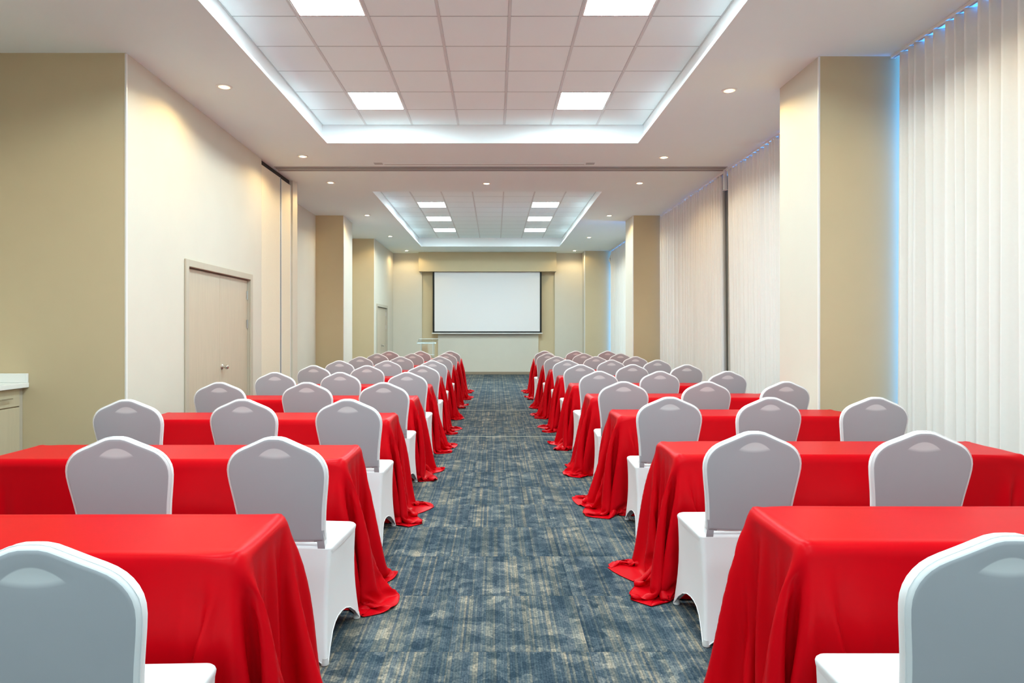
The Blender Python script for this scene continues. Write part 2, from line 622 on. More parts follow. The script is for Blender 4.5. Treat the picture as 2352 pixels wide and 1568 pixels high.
# ---- right wall: pillars with windows between them
PIL = [(2.842, 2.835, 5.85, 6.63), (2.90, 2.89, 14.0, 14.75), (2.73, 2.735, 20.29, FAR_Y)]
for n_, (xa, xb, y0, y1) in enumerate(PIL):
    p = MB()
    p.quad((XR, y0, 0), (XR, y0, SOFFIT), (xa, y0, SOFFIT), (xa, y0, 0), 1)
    p.quad((xa, y0, 0), (xa, y0, SOFFIT), (xb, y1, SOFFIT), (xb, y1, 0), 0)
    p.quad((xb, y1, 0), (xb, y1, SOFFIT), (XR, y1, SOFFIT), (XR, y1, 0), 0)
    o = tag(p.obj('pillar', [M['cream'], M['olive']]), kind='structure')
    MB().box(xa - 0.002, xa + 0.013, y0 - 0.002, y0 + 0.012, 0, SOFFIT - 0.003).obj('corner_guard', M['white_metal'], o)
wr = MB()
BAYS = [(YN, 5.85), (6.63, 14.0), (14.75, 20.29)]
for (y0, y1) in BAYS:
    wr.box(XR, XR + 0.12, y0, y1, 0, 0.12)
    wr.box(XR, XR + 0.12, y0, y1, 3.62, SOFFIT)
for (xa, xb, y0, y1) in PIL:
    wr.box(XR, XR + 0.12, y0, y1, 0, SOFFIT)
tag(wr.obj('wall_right', M['cream']), kind='structure')
for n_, (y0, y1) in enumerate(BAYS):
    w = MB()
    k = max(2, round((y1 - y0) / 1.4))
    for i in range(k + 1):
        yc = lerp(y0 + 0.03, y1 - 0.03, i / k)
        w.box(XR + 0.03, XR + 0.09, yc - 0.03, yc + 0.03, 0.12, 3.62)
    for zc in (0.15, 2.4, 3.59):
        w.box(XR + 0.035, XR + 0.085, y0, y1, zc - 0.03, zc + 0.03)
    o = tag(w.obj('window_%d' % (n_ + 1), M['frame_grey']), kind='structure')
    for i in range(k):
        ya, yb = lerp(y0 + 0.03, y1 - 0.03, i / k) + 0.03, lerp(y0 + 0.03, y1 - 0.03, (i + 1) / k) - 0.03
        MB().quad((XR + 0.06, ya, 0.18), (XR + 0.06, yb, 0.18), (XR + 0.06, yb, 3.56), (XR + 0.06, ya, 3.56)).obj('pane', M['glass'], o)


# ---- doors
def door(n, A, B, zt, label):
    ang = math.atan2(B[0] - A[0], B[1] - A[1])
    L = math.hypot(B[0] - A[0], B[1] - A[1])
    root = bpy.data.objects.new('door_%d' % n, None)
    COL.objects.link(root)
    root.location = (A[0], A[1], 0)
    root.rotation_euler = (0, 0, -ang)
    tag(root, label, kind='structure')
    fw, pr = 0.075, 0.022
    f = MB()
    f.box(0.001, pr, -fw, 0.0, 0, zt + fw, bev=0.004)
    f.box(0.001, pr, L, L + fw, 0, zt + fw, bev=0.004)
    f.box(0.001, pr, -0.002, L + 0.002, zt, zt + fw, bev=0.004)
    f.obj('door_frame', M['wood_trim'], root)
    half = L / 2
    for i in range(2):
        y0, y1 = (0.006, half - 0.002) if i == 0 else (half + 0.002, L - 0.006)
        leaf = MB().box(-0.068, -0.028, y0, y1, 0.012, zt - 0.012, bev=0.003).obj('door_leaf', M['wood'], root)
        for zh in (0.22, 1.42, 1.80) if i == 1 else ():
            hb = MB()
            hb.lathe((-0.022, L - 0.012, zh), [(0.009, 0), (0.009, 0.115)], 8)
            hb.box(-0.03, -0.026, L - 0.05, L - 0.012, zh, zh + 0.11)
            hb.obj('hinge', M['steel'], leaf)
        if i == 1:
            kn = MB()
            kn.lathe((-0.028, half + 0.06, 0.955), [(0.033, 0.0), (0.033, 0.006), (0.027, 0.012), (0.013, 0.016), (0.012, 0.034), (0.02, 0.040), (0.0275, 0.052), (0.0285, 0.064), (0.024, 0.075), (0.012, 0.081)], 18, 'x')
            link('door_knob', smooth_angle(kn.me('door_knob', M['steel'])), leaf)
    return root


door(1, D1[0], D1[1], 2.065, 'beige wooden double door in the left wall')
door(2, D2[0], D2[1], 2.03, 'far beige wooden double door beyond the last left pillar')

# ---- partition track across the ceiling, slot diffuser
tk = MB()
tk.box(-3.25, 3.42, 9.80, 9.845, SOFFIT - 0.008, SOFFIT)
tk.box(-3.25, 3.42, 9.872, 9.955, SOFFIT - 0.012, SOFFIT)
tk.box(-3.25, 3.42, 9.98, 10.03, SOFFIT - 0.016, SOFFIT)
t_ = tag(tk.obj('trim_3', M['track']), kind='structure')
MB().box(-3.25, 3.42, 9.846, 9.871, SOFFIT - 0.004, SOFFIT - 0.0005).box(-3.25, 3.42, 9.956, 9.979, SOFFIT - 0.004, SOFFIT - 0.0005).obj('track_slot', M['dark'], t_)

# ================================================================== THINGS
# ---- square ceiling lights
pf_cache = {}
for (ti, x0, x1, y0, y1, idx, left) in LIGHTS:
    side = 'left' if left else 'right'
    n_ = 4
    if ti == 0:
        lab = 'square white light panel, %s of the %s pair, large front ceiling tray' % (side, ['far', 'near', 'next', 'rearmost', 'last', 'last'][idx])
        if idx == 2:
            lab = 'square white light panel, %s one above the nearest tables, front ceiling tray' % side
        if idx >= 3:
            lab = 'unseen square white light panel, %s one %s the camera, front ceiling tray' % (side, ['above', 'behind', 'far behind'][idx - 3])
    else:
        lab = 'square white light panel, %s one of the %s pair, distant ceiling tray' % (side, ['farthest', 'middle', 'nearest', 'hidden near'][idx])
    if ti == 1 and idx == 3:
        continue
    o = thing('ceiling_light', lab, 'light', ((x0 + x1) / 2, (y0 + y1) / 2, TILE_Z), 0, 'square ceiling light panels')
    hx, hy = (x1 - x0) / 2 - 0.0125, 0.2945
    key = round(hx, 3)
    if key not in pf_cache:
        fm = MB()
        e = 0.014
        fm.box(-hx, hx, -hy, -hy + e, 0, 0.02).box(-hx, hx, hy - e, hy, 0, 0.02).box(-hx, -hx + e, -hy, hy, 0, 0.02).box(hx - e, hx, -hy, hy, 0, 0.02)
        dm = MB().quad((-hx + e, hy - e, 0.006), (hx - e, hy - e, 0.006), (hx - e, -hy + e, 0.006), (-hx + e, -hy + e, 0.006))
        pf_cache[key] = (fm.me('light_frame', M['white_metal']), dm.me('diffuser', M['panel_light']))
    link('light_frame', pf_cache[key][0], o)
    link('diffuser', pf_cache[key][1], o)

# ---- downlights
ring = smooth_angle(MB().lathe((0, 0, 0), [(0.056, 0.0), (0.054, -0.006), (0.068, -0.008), (0.076, -0.004), (0.077, 0.0)], 28).me('trim_ring', M['white_metal']))
lens = MB().lathe((0, 0, 0), [(0.036, -0.0005), (0.036, -0.0075), (0.02, -0.0095)], 28).me('lamp_lens', M['lamp'])
glow = MB().lathe((0, 0, 0), [(0.056, -0.0005), (0.055, -0.0062), (0.037, -0.0068)], 28).me('painted_halo', M['lamp_halo'])  # added ring that glows as the lamp's yellow halo
DL = [(-2.675, 6.58, 'left soffit, %s'), (-2.66, 9.22, ''), (-2.68, 10.86, ''), (-2.68, 13.96, ''), (-2.69, 17.1, ''), (-2.68, 20.2, ''),
      (2.35, 6.68, ''), (2.35, 9.27, ''), (2.365, 10.9, ''), (2.40, 14.0, ''), (2.44, 17.3, ''), (2.41, 20.2, ''), (-0.14, 10.93, ''),
      (-2.67, 4.0, ''), (2.36, 4.05, ''), (-2.67, 1.4, ''), (2.36, 1.4, '')]
DLN = ['large one nearest the camera', 'just before the partition track', 'just beyond the partition track', 'third from the far wall', 'second from the far wall', 'nearest the far wall']
for i, (x, y, _) in enumerate(DL):
    if i < 6:
        lab = 'round warm downlight on the left soffit, %s' % DLN[i]
    elif i < 12:
        lab = 'round warm downlight on the right soffit, %s' % DLN[i - 6]
    elif i == 12:
        lab = 'lone round warm downlight mid-ceiling between the partition track and the distant tray'
    else:
        lab = None
    if lab:
        o = thing('downlight', lab, 'light', (x, y, SOFFIT), 0, 'round recessed downlights')
        link('trim_ring', ring, o)
        link('lamp_lens', lens, o)
        link('painted_halo', glow, o)
    ld = bpy.data.lights.new('downlight_beam', 'SPOT')
    ld.energy = DOWN_W
    ld.color = (1.0, 0.74, 0.36)
    ld.spot_size = math.radians(158)
    ld.spot_blend = 0.35
    ld.shadow_soft_size = 0.05
    lo = bpy.data.objects.new('downlight_beam', ld)
    COL.objects.link(lo)
    lo.location = (x, y, SOFFIT - 0.03)
    if lab:
        lo.parent = o
        lo.location = (0, 0, -0.03)

# ---- slot diffuser and the plate in the ceiling
sd = thing('slot_diffuser', 'long pale slot air diffuser in the ceiling just before the partition track', 'air vent', (-0.155, 9.63, SOFFIT))
MB().box(-1.46, 1.46, -0.055, 0.025, -0.005, 0).obj('vent_frame', M['plaster'], sd)
MB().box(-1.45, 1.45, 0.026, 0.040, -0.004, -0.0002).obj('vent_slot', M['dark'], sd)
MB().box(-1.46, 1.46, 0.041, 0.062, -0.006, 0).obj('vent_edge', M['white_metal'], sd)
for s in (-1, 1):
    MB().box(s * 1.53 - 0.06, s * 1.53 + 0.06, -0.05, 0.04, -0.006, 0).obj('end_cap', M['grid_dark'], sd)
pl = thing('ceiling_plate', 'small grey plate on the front ceiling tiles, cut off by the top of the photo', 'plate', (-0.06, 5.22, TILE_Z))
MB().box(-0.09, 0.09, -0.12, 0.135, -0.012, 0.0, bev=0.004).obj('plate_face', M['grid'], pl)

# ---- folding partition parked in the left wall
fp = thing('folding_partition', 'parked cream folding partition in the left wall where the ceiling track ends', 'partition', (PX, 9.37, 0))
pz = SOFFIT - 0.075
MB().box(0.02, 0.075, 0.008, 0.80, 0.01, pz, bev=0.004).obj('panel', M['partition'], fp)
MB().box(0.02, 0.080, 0.865, 1.30, 0.01, pz - 0.01, bev=0.004).obj('panel', M['partition'], fp)
MB().box(0.02, 0.078, 0.802, 0.822, 0.01, pz).obj('edge_strip', M['grid'], fp)
MB().box(0.02, 0.083, 0.845, 0.864, 0.01, pz - 0.01).obj('edge_strip', M['white_metal'], fp)
MB().box(0.02, 0.083, 1.301, 1.32, 0.01, pz - 0.01).obj('edge_strip', M['white_metal'], fp)
MB().box(0.001, 0.0795, 0.8225, 0.8445, 0.01, pz).obj('gap_seal', M['dark'], fp)
MB().box(0.001, 0.055, 0.005, 1.33, pz + 0.002, SOFFIT - 0.006).obj('head_slot', M['dark'], fp)

# ---- projection screen
sc = thing('projection_screen', 'large white pull-down projection screen with black border on the far wall', 'screen', (-0.245, 20.74, 1.275))
hw, top = 1.695, 1.94
MB().box(-hw + 0.055, hw - 0.055, -0.004, 0.0, 0.075, top - 0.02).obj('screen_fabric', M['screen'], sc)
bd = MB()
bd.box(-hw, -hw + 0.054, -0.003, 0.001, 0.03, top - 0.02).box(hw - 0.054, hw, -0.003, 0.001, 0.03, top - 0.02)
bd.box(-hw + 0.054, hw - 0.054, -0.003, 0.001, 0.03, 0.074).box(-hw + 0.054, hw - 0.054, -0.003, 0.001, top - 0.019, top - 0.004)
bd.obj('screen_border', M['black'], sc)
MB().box(-hw - 0.03, hw + 0.03, -0.014, 0.014, 0.0, 0.03, bev=0.005).obj('weight_bar', M['white_metal'], sc)

# ---- acrylic lectern
lc = thing('lectern', 'clear acrylic lectern standing left of the projection screen', 'lectern', (-1.82, 18.0, 0), math.radians(16))


def slab(mb, pts, t):
    """thin plate through four corners, t thick along its normal"""
    P = [Vector(p) for p in pts]
    n = (P[1] - P[0]).cross(P[3] - P[0]).normalized() * t
    v = P + [p + n for p in P]
    mb.add(v, [(3, 2, 1, 0), (4, 5, 6, 7), (0, 1, 5, 4), (1, 2, 6, 5), (2, 3, 7, 6), (3, 0, 4, 7)])
    return mb


zt, zb = 1.155, 1.02
slab(MB(), [(-0.265, -0.2, zt), (0.265, -0.2, zt), (0.265, 0.2, zb), (-0.265, 0.2, zb)], 0.012).obj('reading_top', M['acrylic'], lc)
MB().tube([(-0.265, -0.2, zt), (0.265, -0.2, zt), (0.265, 0.2, zb), (-0.265, 0.2, zb)], 0.006, 6, True).obj('polished_edge', M['acrylic_edge'], lc)
MB().box(-0.265, 0.265, 0.192, 0.204, zb, zb + 0.035).obj('book_stop', M['acrylic_edge'], lc)
MB().box(-0.17, 0.17, -0.13, -0.12, 0.03, 1.10).obj('front_panel', M['acrylic'], lc)
for s in (-1, 1):
    MB().box(s * 0.165 - 0.005, s * 0.165 + 0.005, -0.12, 0.12, 0.03, 1.04).obj('side_panel', M['acrylic'], lc)
    MB().box(s * 0.165 - 0.006, s * 0.165 + 0.006, 0.12, 0.126, 0.03, 1.04).obj('panel_edge', M['acrylic_edge'], lc)
MB().box(-0.16, 0.16, -0.12, 0.12, 0.72, 0.73).obj('shelf', M['acrylic_edge'], lc)
MB().box(-0.26, 0.26, -0.2, 0.2, 0.0, 0.025, bev=0.005).obj('base', M['acrylic'], lc)

# ---- counter cabinet against the tan wall
cb = thing('counter_cabinet', 'beige wooden base cabinet with steel-handled drawers at the left edge', 'cabinet', (-4.09, 5.78, 0))
MB().box(-0.60, -0.022, -2.40, -0.045, 0.10, 0.90).obj('carcass', M['cab_wood'], cb)
MB().box(-0.60, -0.06, -2.40, -0.045, 0.0, 0.10).obj('plinth', M['dark'], cb)
MB().box(-0.60, -0.008, -0.044, -0.003, 0.0, 0.90).obj('filler_strip', M['wood_trim'], cb)
for i in range(3):
    y1 = -0.05 - i * 0.78
    y0 = y1 - 0.772
    dr = MB().box(-0.021, 0.0, y0, y1, 0.745, 0.893, bev=0.002).obj('drawer', M['cab_wood'], cb)
    hd = MB()
    hd.tube([(0.032, (y0 + y1) / 2 - 0.26, 0.818), (0.032, (y0 + y1) / 2 + 0.26, 0.818)], 0.006, 8)
    for s in (-1, 1):
        hd.tube([(0.0, (y0 + y1) / 2 + s * 0.19, 0.818), (0.032, (y0 + y1) / 2 + s * 0.19, 0.818)], 0.004, 6)
    hd.obj('handle', M['steel'], dr)
    MB().box(-0.021, 0.0, y0, y1, 0.105, 0.735, bev=0.002).obj('cabinet_door', M['cab_wood'], cb)
ct = thing('countertop', 'white countertop with upstand on the beige cabinet beside the tan wall', 'countertop', (-4.04, 5.78, 0.90))
MB().box(-0.655, 0.0, -2.42, -0.003, 0.001, 0.042, bev=0.004).obj('counter_slab', M['counter'], ct)
MB().box(-0.655, -0.004, -0.028, -0.004, 0.0425, 0.122, bev=0.003).obj('upstand', M['counter'], ct)


# ---- curtains
def curtain(label, y0, y1, xc, pitch, amp, seed, rail=True, flare0=0.0, flare1=0.0, ztop=3.768, zbot=0.02):
    rnd = random.Random(seed)
    nf = max(2, int(round((y1 - y0) / pitch)))
    # irregular fold borders
    bs = [0.0]
    for i in range(nf):
        bs.append(bs[-1] + rnd.uniform(0.7, 1.35))
    bs = [b / bs[-1] for b in bs]
    drift = [rnd.uniform(-0.35, 0.35) for _ in bs]
    amps = [rnd.uniform(0.75, 1.25) for _ in bs]
    sk = [rnd.uniform(-0.25, 0.25) for _ in bs]
    spf = 10
    zs = [ztop, ztop - 0.03, ztop - 0.09, ztop - 0.3, ztop - 0.7, 2.5, 1.9, 1.3, 0.7, 0.3, zbot]
    v, f = [], []
    nu = nf * spf + 1
    for z in zs:
        t = (ztop - z) / (ztop - zbot)
        for iu in range(nu):
            k = min(iu // spf, nf - 1)
            s = (iu - k * spf) / spf
            wid = bs[k + 1] - bs[k]
            d = lerp(drift[k], drift[k + 1], s)
            u = bs[k] + wid * s
            u += d * (1.0 / nf) * t * (1 if 0 < iu < nu - 1 else 0)
            y = lerp(y0 + flare0 * t, y1 + flare1 * t, u)
            A = amp * lerp(amps[k], amps[k + 1], s) * (1.0 - 0.15 * t)
            ph = 2 * PI * s
            x = xc - A * math.sin(ph + 0.5 * math.sin(ph)) - 0.25 * A * math.sin(2 * ph + sk[k] * 4) * (0.3 + t)
            y += 0.12 * pitch * math.sin(ph) * 0.6
            v.append((x, y, z))
    for j in range(len(zs) - 1):
        for i in range(nu - 1):
            f.append((j * nu + i, j * nu + i + 1, (j + 1) * nu + i + 1, (j + 1) * nu + i))
    root = thing('curtain', label, 'curtain', (xc, y0, 0))
    me = mesh('curtain_panel', [(a - xc, b - y0, c) for a, b, c in v], f, M['curtain'], True)
    o = link('curtain_panel', me, root)
    md = o.modifiers.new('thick', 'SOLIDIFY')
    md.thickness = 0.0025
    # header tape and hooks
    hk = MB()
    tp = MB()
    for k in range(nf):
        i = k * spf + spf // 2
        a = v[i]
        hk.box(-0.004, 0.004, a[1] - y0 - 0.004, a[1] - y0 + 0.004, ztop - 0.02, ztop + 0.0065)
    hk.obj('hooks', M['white_metal'], root)['kind'] = 'stuff'
    return root


def rail(label, y0, y1, xc):
    o = thing('curtain_rail', label, 'curtain rail', (xc, y0, SOFFIT))
    MB().box(-0.03, 0.012, 0, y1 - y0, -0.024, -0.0005, bev=0.003).obj('rail_profile', M['white_metal'], o)
    MB().box(-0.012, -0.002, 0.002, y1 - y0 - 0.002, -0.026, -0.0242).obj('rail_slot', M['grid_dark'], o)
    for yy in (-0.004, y1 - y0):
        MB().box(-0.031, 0.013, yy, yy + 0.004, -0.026, -0.0005).obj('end_cap', M['white_metal'], o)


CX = 3.505
curtain('nearest floor-length white curtain, right of the big tan pillar', -7.9, 5.775, CX + 0.015, 0.118, 0.058, 3)
curtain('white curtain just beyond the big tan pillar, before the partition track', 6.68, 9.93, CX, 0.112, 0.055, 7, flare0=0.0, flare1=-0.14)
wide = curtain('wide white curtain between the partition track and the second right pillar', 10.25, 13.97, CX, 0.108, 0.055, 11, flare0=-0.10)
curtain('farthest white curtain, beyond the second right pillar', 15.0, 20.2, CX + 0.02, 0.15, 0.035, 17)
rail('white curtain rail of the nearest curtain, right ceiling edge', -7.95, 5.83, CX - 0.01)
rail('white curtain rail over the curtain before the partition track', 6.66, 9.98, CX - 0.01)
rail('white curtain rail over the wide curtain beyond the partition track', 10.12, 13.98, CX - 0.01)
rail('white curtain rail over the farthest curtain', 14.8, 20.27, CX - 0.01)
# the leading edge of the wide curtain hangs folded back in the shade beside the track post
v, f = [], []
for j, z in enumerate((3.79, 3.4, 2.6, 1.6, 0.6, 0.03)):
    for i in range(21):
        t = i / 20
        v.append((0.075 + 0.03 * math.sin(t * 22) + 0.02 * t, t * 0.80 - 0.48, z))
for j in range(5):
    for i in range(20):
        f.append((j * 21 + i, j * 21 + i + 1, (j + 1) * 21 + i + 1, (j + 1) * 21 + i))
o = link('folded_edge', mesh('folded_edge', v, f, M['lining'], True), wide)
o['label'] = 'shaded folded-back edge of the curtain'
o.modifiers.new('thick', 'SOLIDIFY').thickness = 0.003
# tied knot on the far curtain
kt = thing('curtain_tie', 'small knotted white tie at the top edge of the farthest curtain', 'curtain tie', (CX + 0.0, 20.13, 3.55))
km = MB()
km.tube([(0.0, 0, 0.12), (-0.02, 0.01, 0.04), (-0.05, 0.02, -0.03), (-0.03, 0.01, -0.09)], 0.022, 8)
km.tube([(-0.01, 0, 0.03), (-0.05, 0.0, 0.0), (-0.02, 0.02, -0.02), (0.01, 0.0, 0.0)], 0.018, 8)
km.tube([(-0.03, 0.01, -0.05), (-0.01, 0.0, -0.16), (0.02, 0, -0.26)], 0.016, 8)
link('knot', smooth_angle(km.me('knot', M['curtain']), 60), kt)
# white post hanging where the partition track meets the window side
pt = thing('track_post', 'short white post hanging from the ceiling where the partition track meets the curtains', 'post', (3.475, 10.06, SOFFIT))
MB().box(-0.022, 0.022, -0.03, 0.03, -0.285, -0.001, bev=0.004).obj('post_body', M['white_metal'], pt)
MB().box(-0.03, 0.03, -0.036, 0.036, -0.295, -0.286, bev=0.002).obj('post_cap', M['white_metal'], pt)


# ---- covered chairs ------------------------------------------------
def back_outline():
    half = [(0, .955), (.022, .9545), (.042, .950), (.062, .9415), (.085, .931), (.111, .9195), (.138, .908), (.160, .897), (.178, .884), (.192, .869), (.203, .852), (.211, .832),
            (.215, .810), (.215, .785), (.211, .75), (.205, .71), (.199, .67), (.194, .63), (.190, .59), (.187, .55), (.186, .52), (.185, .503), (.178, .497), (.14, .494), (.09, .492), (.045, .491), (0, .491)]
    right = [Vector((x, z)) for x, z in half]
    left = [Vector((-x, z)) for x, z in half[1:-1]][::-1]
    return right + left


def yc(z):
    """centre plane of the leaning back (y grows towards the table)"""
    t = (.955 - z) / .5
    return .024 + .085 * t + 0.012 * t * t


def dent(x, z):
    """hand-hole under the stretched cover, on the rear face: pushes the cloth inwards"""
    zc = .888 - 2.0 * x * x
    dx = x / .080
    if abs(dx) >= 1:
        return 0.0
    half = .024 * (1 - dx * dx) ** 0.7 + 1e-4
    dz = (z - zc) / half
    if abs(dz) > 1.3:
        return 0.0
    return .0015 * max(0.0, (1 - (dz / 1.3) ** 2)) ** 1.5 * (1 - dx * dx) ** 0.5


def make_backrest():
    out = back_outline()
    n = len(out)
    ctr = Vector((0, .70))
    th = .021
    mb = MB()
    nr = [0.12, 0.24, 0.36, 0.47, 0.57, 0.66, 0.74, 0.81, 0.87, 0.92, 0.96]

    def inset(d):
        r = []
        for i in range(n):
            a, b = out[i - 1], out[(i + 1) % n]
            t = (b - a).normalized()
            nrm = Vector((-t.y, t.x))   # inward for clockwise outline
            if (ctr - out[i]).dot(nrm) < 0:
                nrm = -nrm
            r.append(out[i] + nrm * d)
        return r
    ins = inset(.010)
    v, rings = [], []

    def ring(pts, yo, rear):
        idx = []
        for p in pts:
            y = yc(p.y) + yo
            if rear:
                y += dent(p.x, p.y)
            idx.append(len(v))
            v.append((p.x, y, p.y))
        rings.append(idx)
    # rear centre
    v.append((0, yc(ctr.y) - th - .003, ctr.y))
    for r in nr:
        ring([ctr.lerp(p, r) for p in ins], -th - .003 * (1 - r * r), True)
    ring(ins, -th, True)
    ring(inset(.003), -th + .005, False)
    ring(out, -th + .012, False)
    ring(out, th - .012, False)
    ring(inset(.003), th - .005, False)
    ring(ins, th, False)
    for r in nr[::-2]:
        ring([ctr.lerp(p, r) for p in ins], th + .010 * (1 - r * r), False)
    last = len(v)
    v.append((0, yc(ctr.y) + th + .010, ctr.y))
    f = []
    for i in range(n):
        j = (i + 1) % n
        f.append((0, rings[0][i], rings[0][j]))
        for a, b in zip(rings, rings[1:]):
            f.append((a[i], b[i], b[j], a[j]))
        f.append((last, rings[-1][j], rings[-1][i]))
    mb.add(v, f)
    # the two stiles reach on down beside the seat
    for s in (-1, 1):
        P = []
        for z in (.55, .52, .49, .455, .44):
            w = .016 if z > .445 else .010
            xm = s * (.186 - .017 + .004 * (.5 - z) / .1)
            t2 = th - .002 if z > .445 else .012
            P.append([(xm - w, yc(z) - t2, z), (xm + w, yc(z) - t2, z), (xm + w, yc(z) + t2, z), (xm - w, yc(z) + t2, z)])
        vv = [p for q in P for p in q]
        ff = []
        for j in range(len(P) - 1):
            for i in range(4):
                i2 = (i + 1) % 4
                ff.append((j * 4 + i, (j + 1) * 4 + i, (j + 1) * 4 + i2, j * 4 + i2))
        ff.append((16, 17, 18, 19))
        mb.add(vv, ff)
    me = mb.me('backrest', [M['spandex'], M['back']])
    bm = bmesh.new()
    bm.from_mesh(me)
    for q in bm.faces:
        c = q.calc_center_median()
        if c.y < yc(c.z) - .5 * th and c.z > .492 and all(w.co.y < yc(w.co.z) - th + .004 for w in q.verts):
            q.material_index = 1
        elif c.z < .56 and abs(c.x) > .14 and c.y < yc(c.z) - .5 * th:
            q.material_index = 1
    bmesh.ops.recalc_face_normals(bm, faces=bm.faces)
    bm.to_mesh(me)
    bm.free()
    smooth_angle(me, 50)
    # seam along the rear edge
    sm = MB()
    pts = [(p.x, yc(p.y) - th + .008, p.y) for p in inset(-.0005) if p.y > .50]
    k = min(range(len(pts)), key=lambda i: (pts[i][0] > 0, pts[i][2]))
    right_ = [p for p in pts if p[0] >= 0]
    left_ = [p for p in pts if p[0] < 0]
    sm.tube(right_[::-1] + left_[::-1], .0013, 4)
    return me, sm.me('seam', M['seam'], True)


def rrect(hx, y0, y1, r, n=5):
    """rounded rectangle ring with side subdivisions; returns points with a coordinate telling the nearest side"""
    pts = []
    m_ = 9
    cs = [(hx - r, y0 + r, -PI / 2), (hx - r, y1 - r, 0), (-hx + r, y1 - r, PI / 2), (-hx + r, y0 + r, PI)]
    for q in range(4):
        cx, cy, a0 = cs[q]
        for i in range(n):
            a = a0 + (PI / 2) * i / (n - 1)
            pts.append((cx + r * math.cos(a), cy + r * math.sin(a), q, None))
        nx, ny, na = cs[(q + 1) % 4]
        p0 = pts[-1]
        p1 = (nx + r * math.cos(na), ny + r * math.sin(na))
        for i in range(1, m_):
            t = i / m_
            pts.append((lerp(p0[0], p1[0], t), lerp(p0[1], p1[1], t), q, t))
    return pts


def make_skirt():
    v, f = [], []
    lev = [0.0, 0.06, 0.14, 0.25, 0.38, 0.52, 0.66, 0.78, 0.88, 0.95, 1.0]
    n = None
    for t in lev:
        hx = lerp(.2105, .217, t) - .012 * math.sin(PI * t)
        y0 = lerp(.098, .035, t) + .010 * math.sin(PI * t)
        y1 = lerp(.475, .515, t) - .010 * math.sin(PI * t)
        pts = rrect(hx, y0, y1, lerp(.022, .014, t))
        n = len(pts)
        for (x, y, q, s) in pts:
            # q: 0 right side, 1 table side, 2 left side, 3 rear (sides that follow each corner)
            if s is None:
                arch, pull = 0.0, 0.0
            else:
                rise = {0: .115, 1: .09, 2: .115, 3: .062}[q]
                arch = rise * (1 - abs(2 * s - 1) ** 2.6)
                pull = .024 * math.sin(PI * s) * t * (1.0 if q in (0, 2) else .5)
            z = lerp(.466, .006 + arch, t)
            if q in (0, 2):
                x -= math.copysign(pull, x)
            elif q == 3:
                y += pull
            else:
                y -= pull
            v.append((x, y, z))
    for j in range(len(lev) - 1):
        for i in range(n):
            i2 = (i + 1) % n
            f.append((j * n + i, (j + 1) * n + i, (j + 1) * n + i2, j * n + i2))
    f.append(tuple(range(n)))
    me = mesh('skirt', v, f, M['spandex'])
    bm = bmesh.new()
    bm.from_mesh(me)
    bmesh.ops.recalc_face_normals(bm, faces=bm.faces)
    bm.to_mesh(me)
    bm.free()
    smooth_angle(me, 60)
    hem = MB()
    base = (len(lev) - 1) * n
    hem.tube([v[base + i] for i in range(n)], .0028, 4, True)
    return me, hem.me('hem', M['seam'], True)


def make_seat():
    v, f = [], []
    prof = [(-.003, .44), (0, .455), (.001, .464), (-.001, .4705), (-.006, .4765), (-.014, .4805), (-.03, .4835), (-.07, .486), (-.12, .487), (-.16, .487)]
    n = None
    for (d, z) in prof:
        pts = rrect(.212 + d, .099 - d, .478 + d, max(.006, .026 + d * .3))
        n = len(pts)
        v += [(x, y, z) for x, y, q, s in pts]
    for j in range(len(prof) - 1):
        for i in range(n):
            i2 = (i + 1) % n
            f.append((j * n + i, j * n + i2, (j + 1) * n + i2, (j + 1) * n + i))
    f.append(tuple((len(prof) - 1) * n + i for i in range(n)))
    f.append(tuple(range(n))[::-1])
    me = mesh('seat', v, f, M['spandex'])
    return smooth_angle(me, 60)


def make_foot():
    return smooth_angle(MB().lathe((0, 0, 0), [(.013, 0.0), (.017, .003), (.0175, .010), (.014, .020), (.012, .03)], 12).me('foot', M['footpad']))


bk_me, seam_me = make_backrest()
sk_me, hem_me = make_skirt()
st_me, ft_me = make_seat(), make_foot()
proto = thing('covered_chair', 'x', 'chair', (0, 0, 0))
b0 = link('backrest', bk_me, proto)
link('seam', seam_me, b0)
link('seat', st_me, proto)
k0 = link('skirt', sk_me, proto)
link('hem', hem_me, k0)
for x in (-.203, .203):
    for y in (.049, .501):
        o = link('foot', ft_me, proto)
        o.location = (x, y, 0.0)

# (row, pixel u, pixel v of the crown)
LCH = {1: [(60, 1248)], 2: [(262, 1006), (627, 1004)], 3: [(287, 919), (555, 918), (797, 915)], 4: [(502, 879), (703, 878), (880, 877)],
       5: [(630, 856), (780, 855.5), (934, 855)], 6: [(719, 839.5), (842.5, 839), (970, 838.5)], 7: [(779, 828.6), (888.5, 828.3), (993, 828)],
       8: [(827, 819.3), (920, 819), (1009.7, 818.8)], 9: [(865.6, 812), (947, 811.8), (1023.7, 811.5)], 10: [(893.6, 806.8), (966, 806.5), (1034, 806.3)]}
RCH = {1: [(2335, 1228)], 2: [(1737, 991), (2128, 992)], 3: [(1540, 911), (1772, 910.5), (2015, 909)], 4: [(1433, 875.5), (1626, 876), (1808, 874.5)],
       5: [(1377, 852.3), (1517, 851), (1673, 851)], 6: [(1333.7, 836.7), (1453.6, 836.3), (1578.6, 836)], 7: [(1303, 826.5), (1405, 826.3), (1511, 826)],
       8: [(1278.8, 818.6), (1369.4, 818.5), (1460, 818.5)], 9: [(1258.4, 812.3), (1341, 812.3), (1425.5, 811.8)], 10: [(1251, 805.8), (1323, 805.7), (1396, 805.2)]}
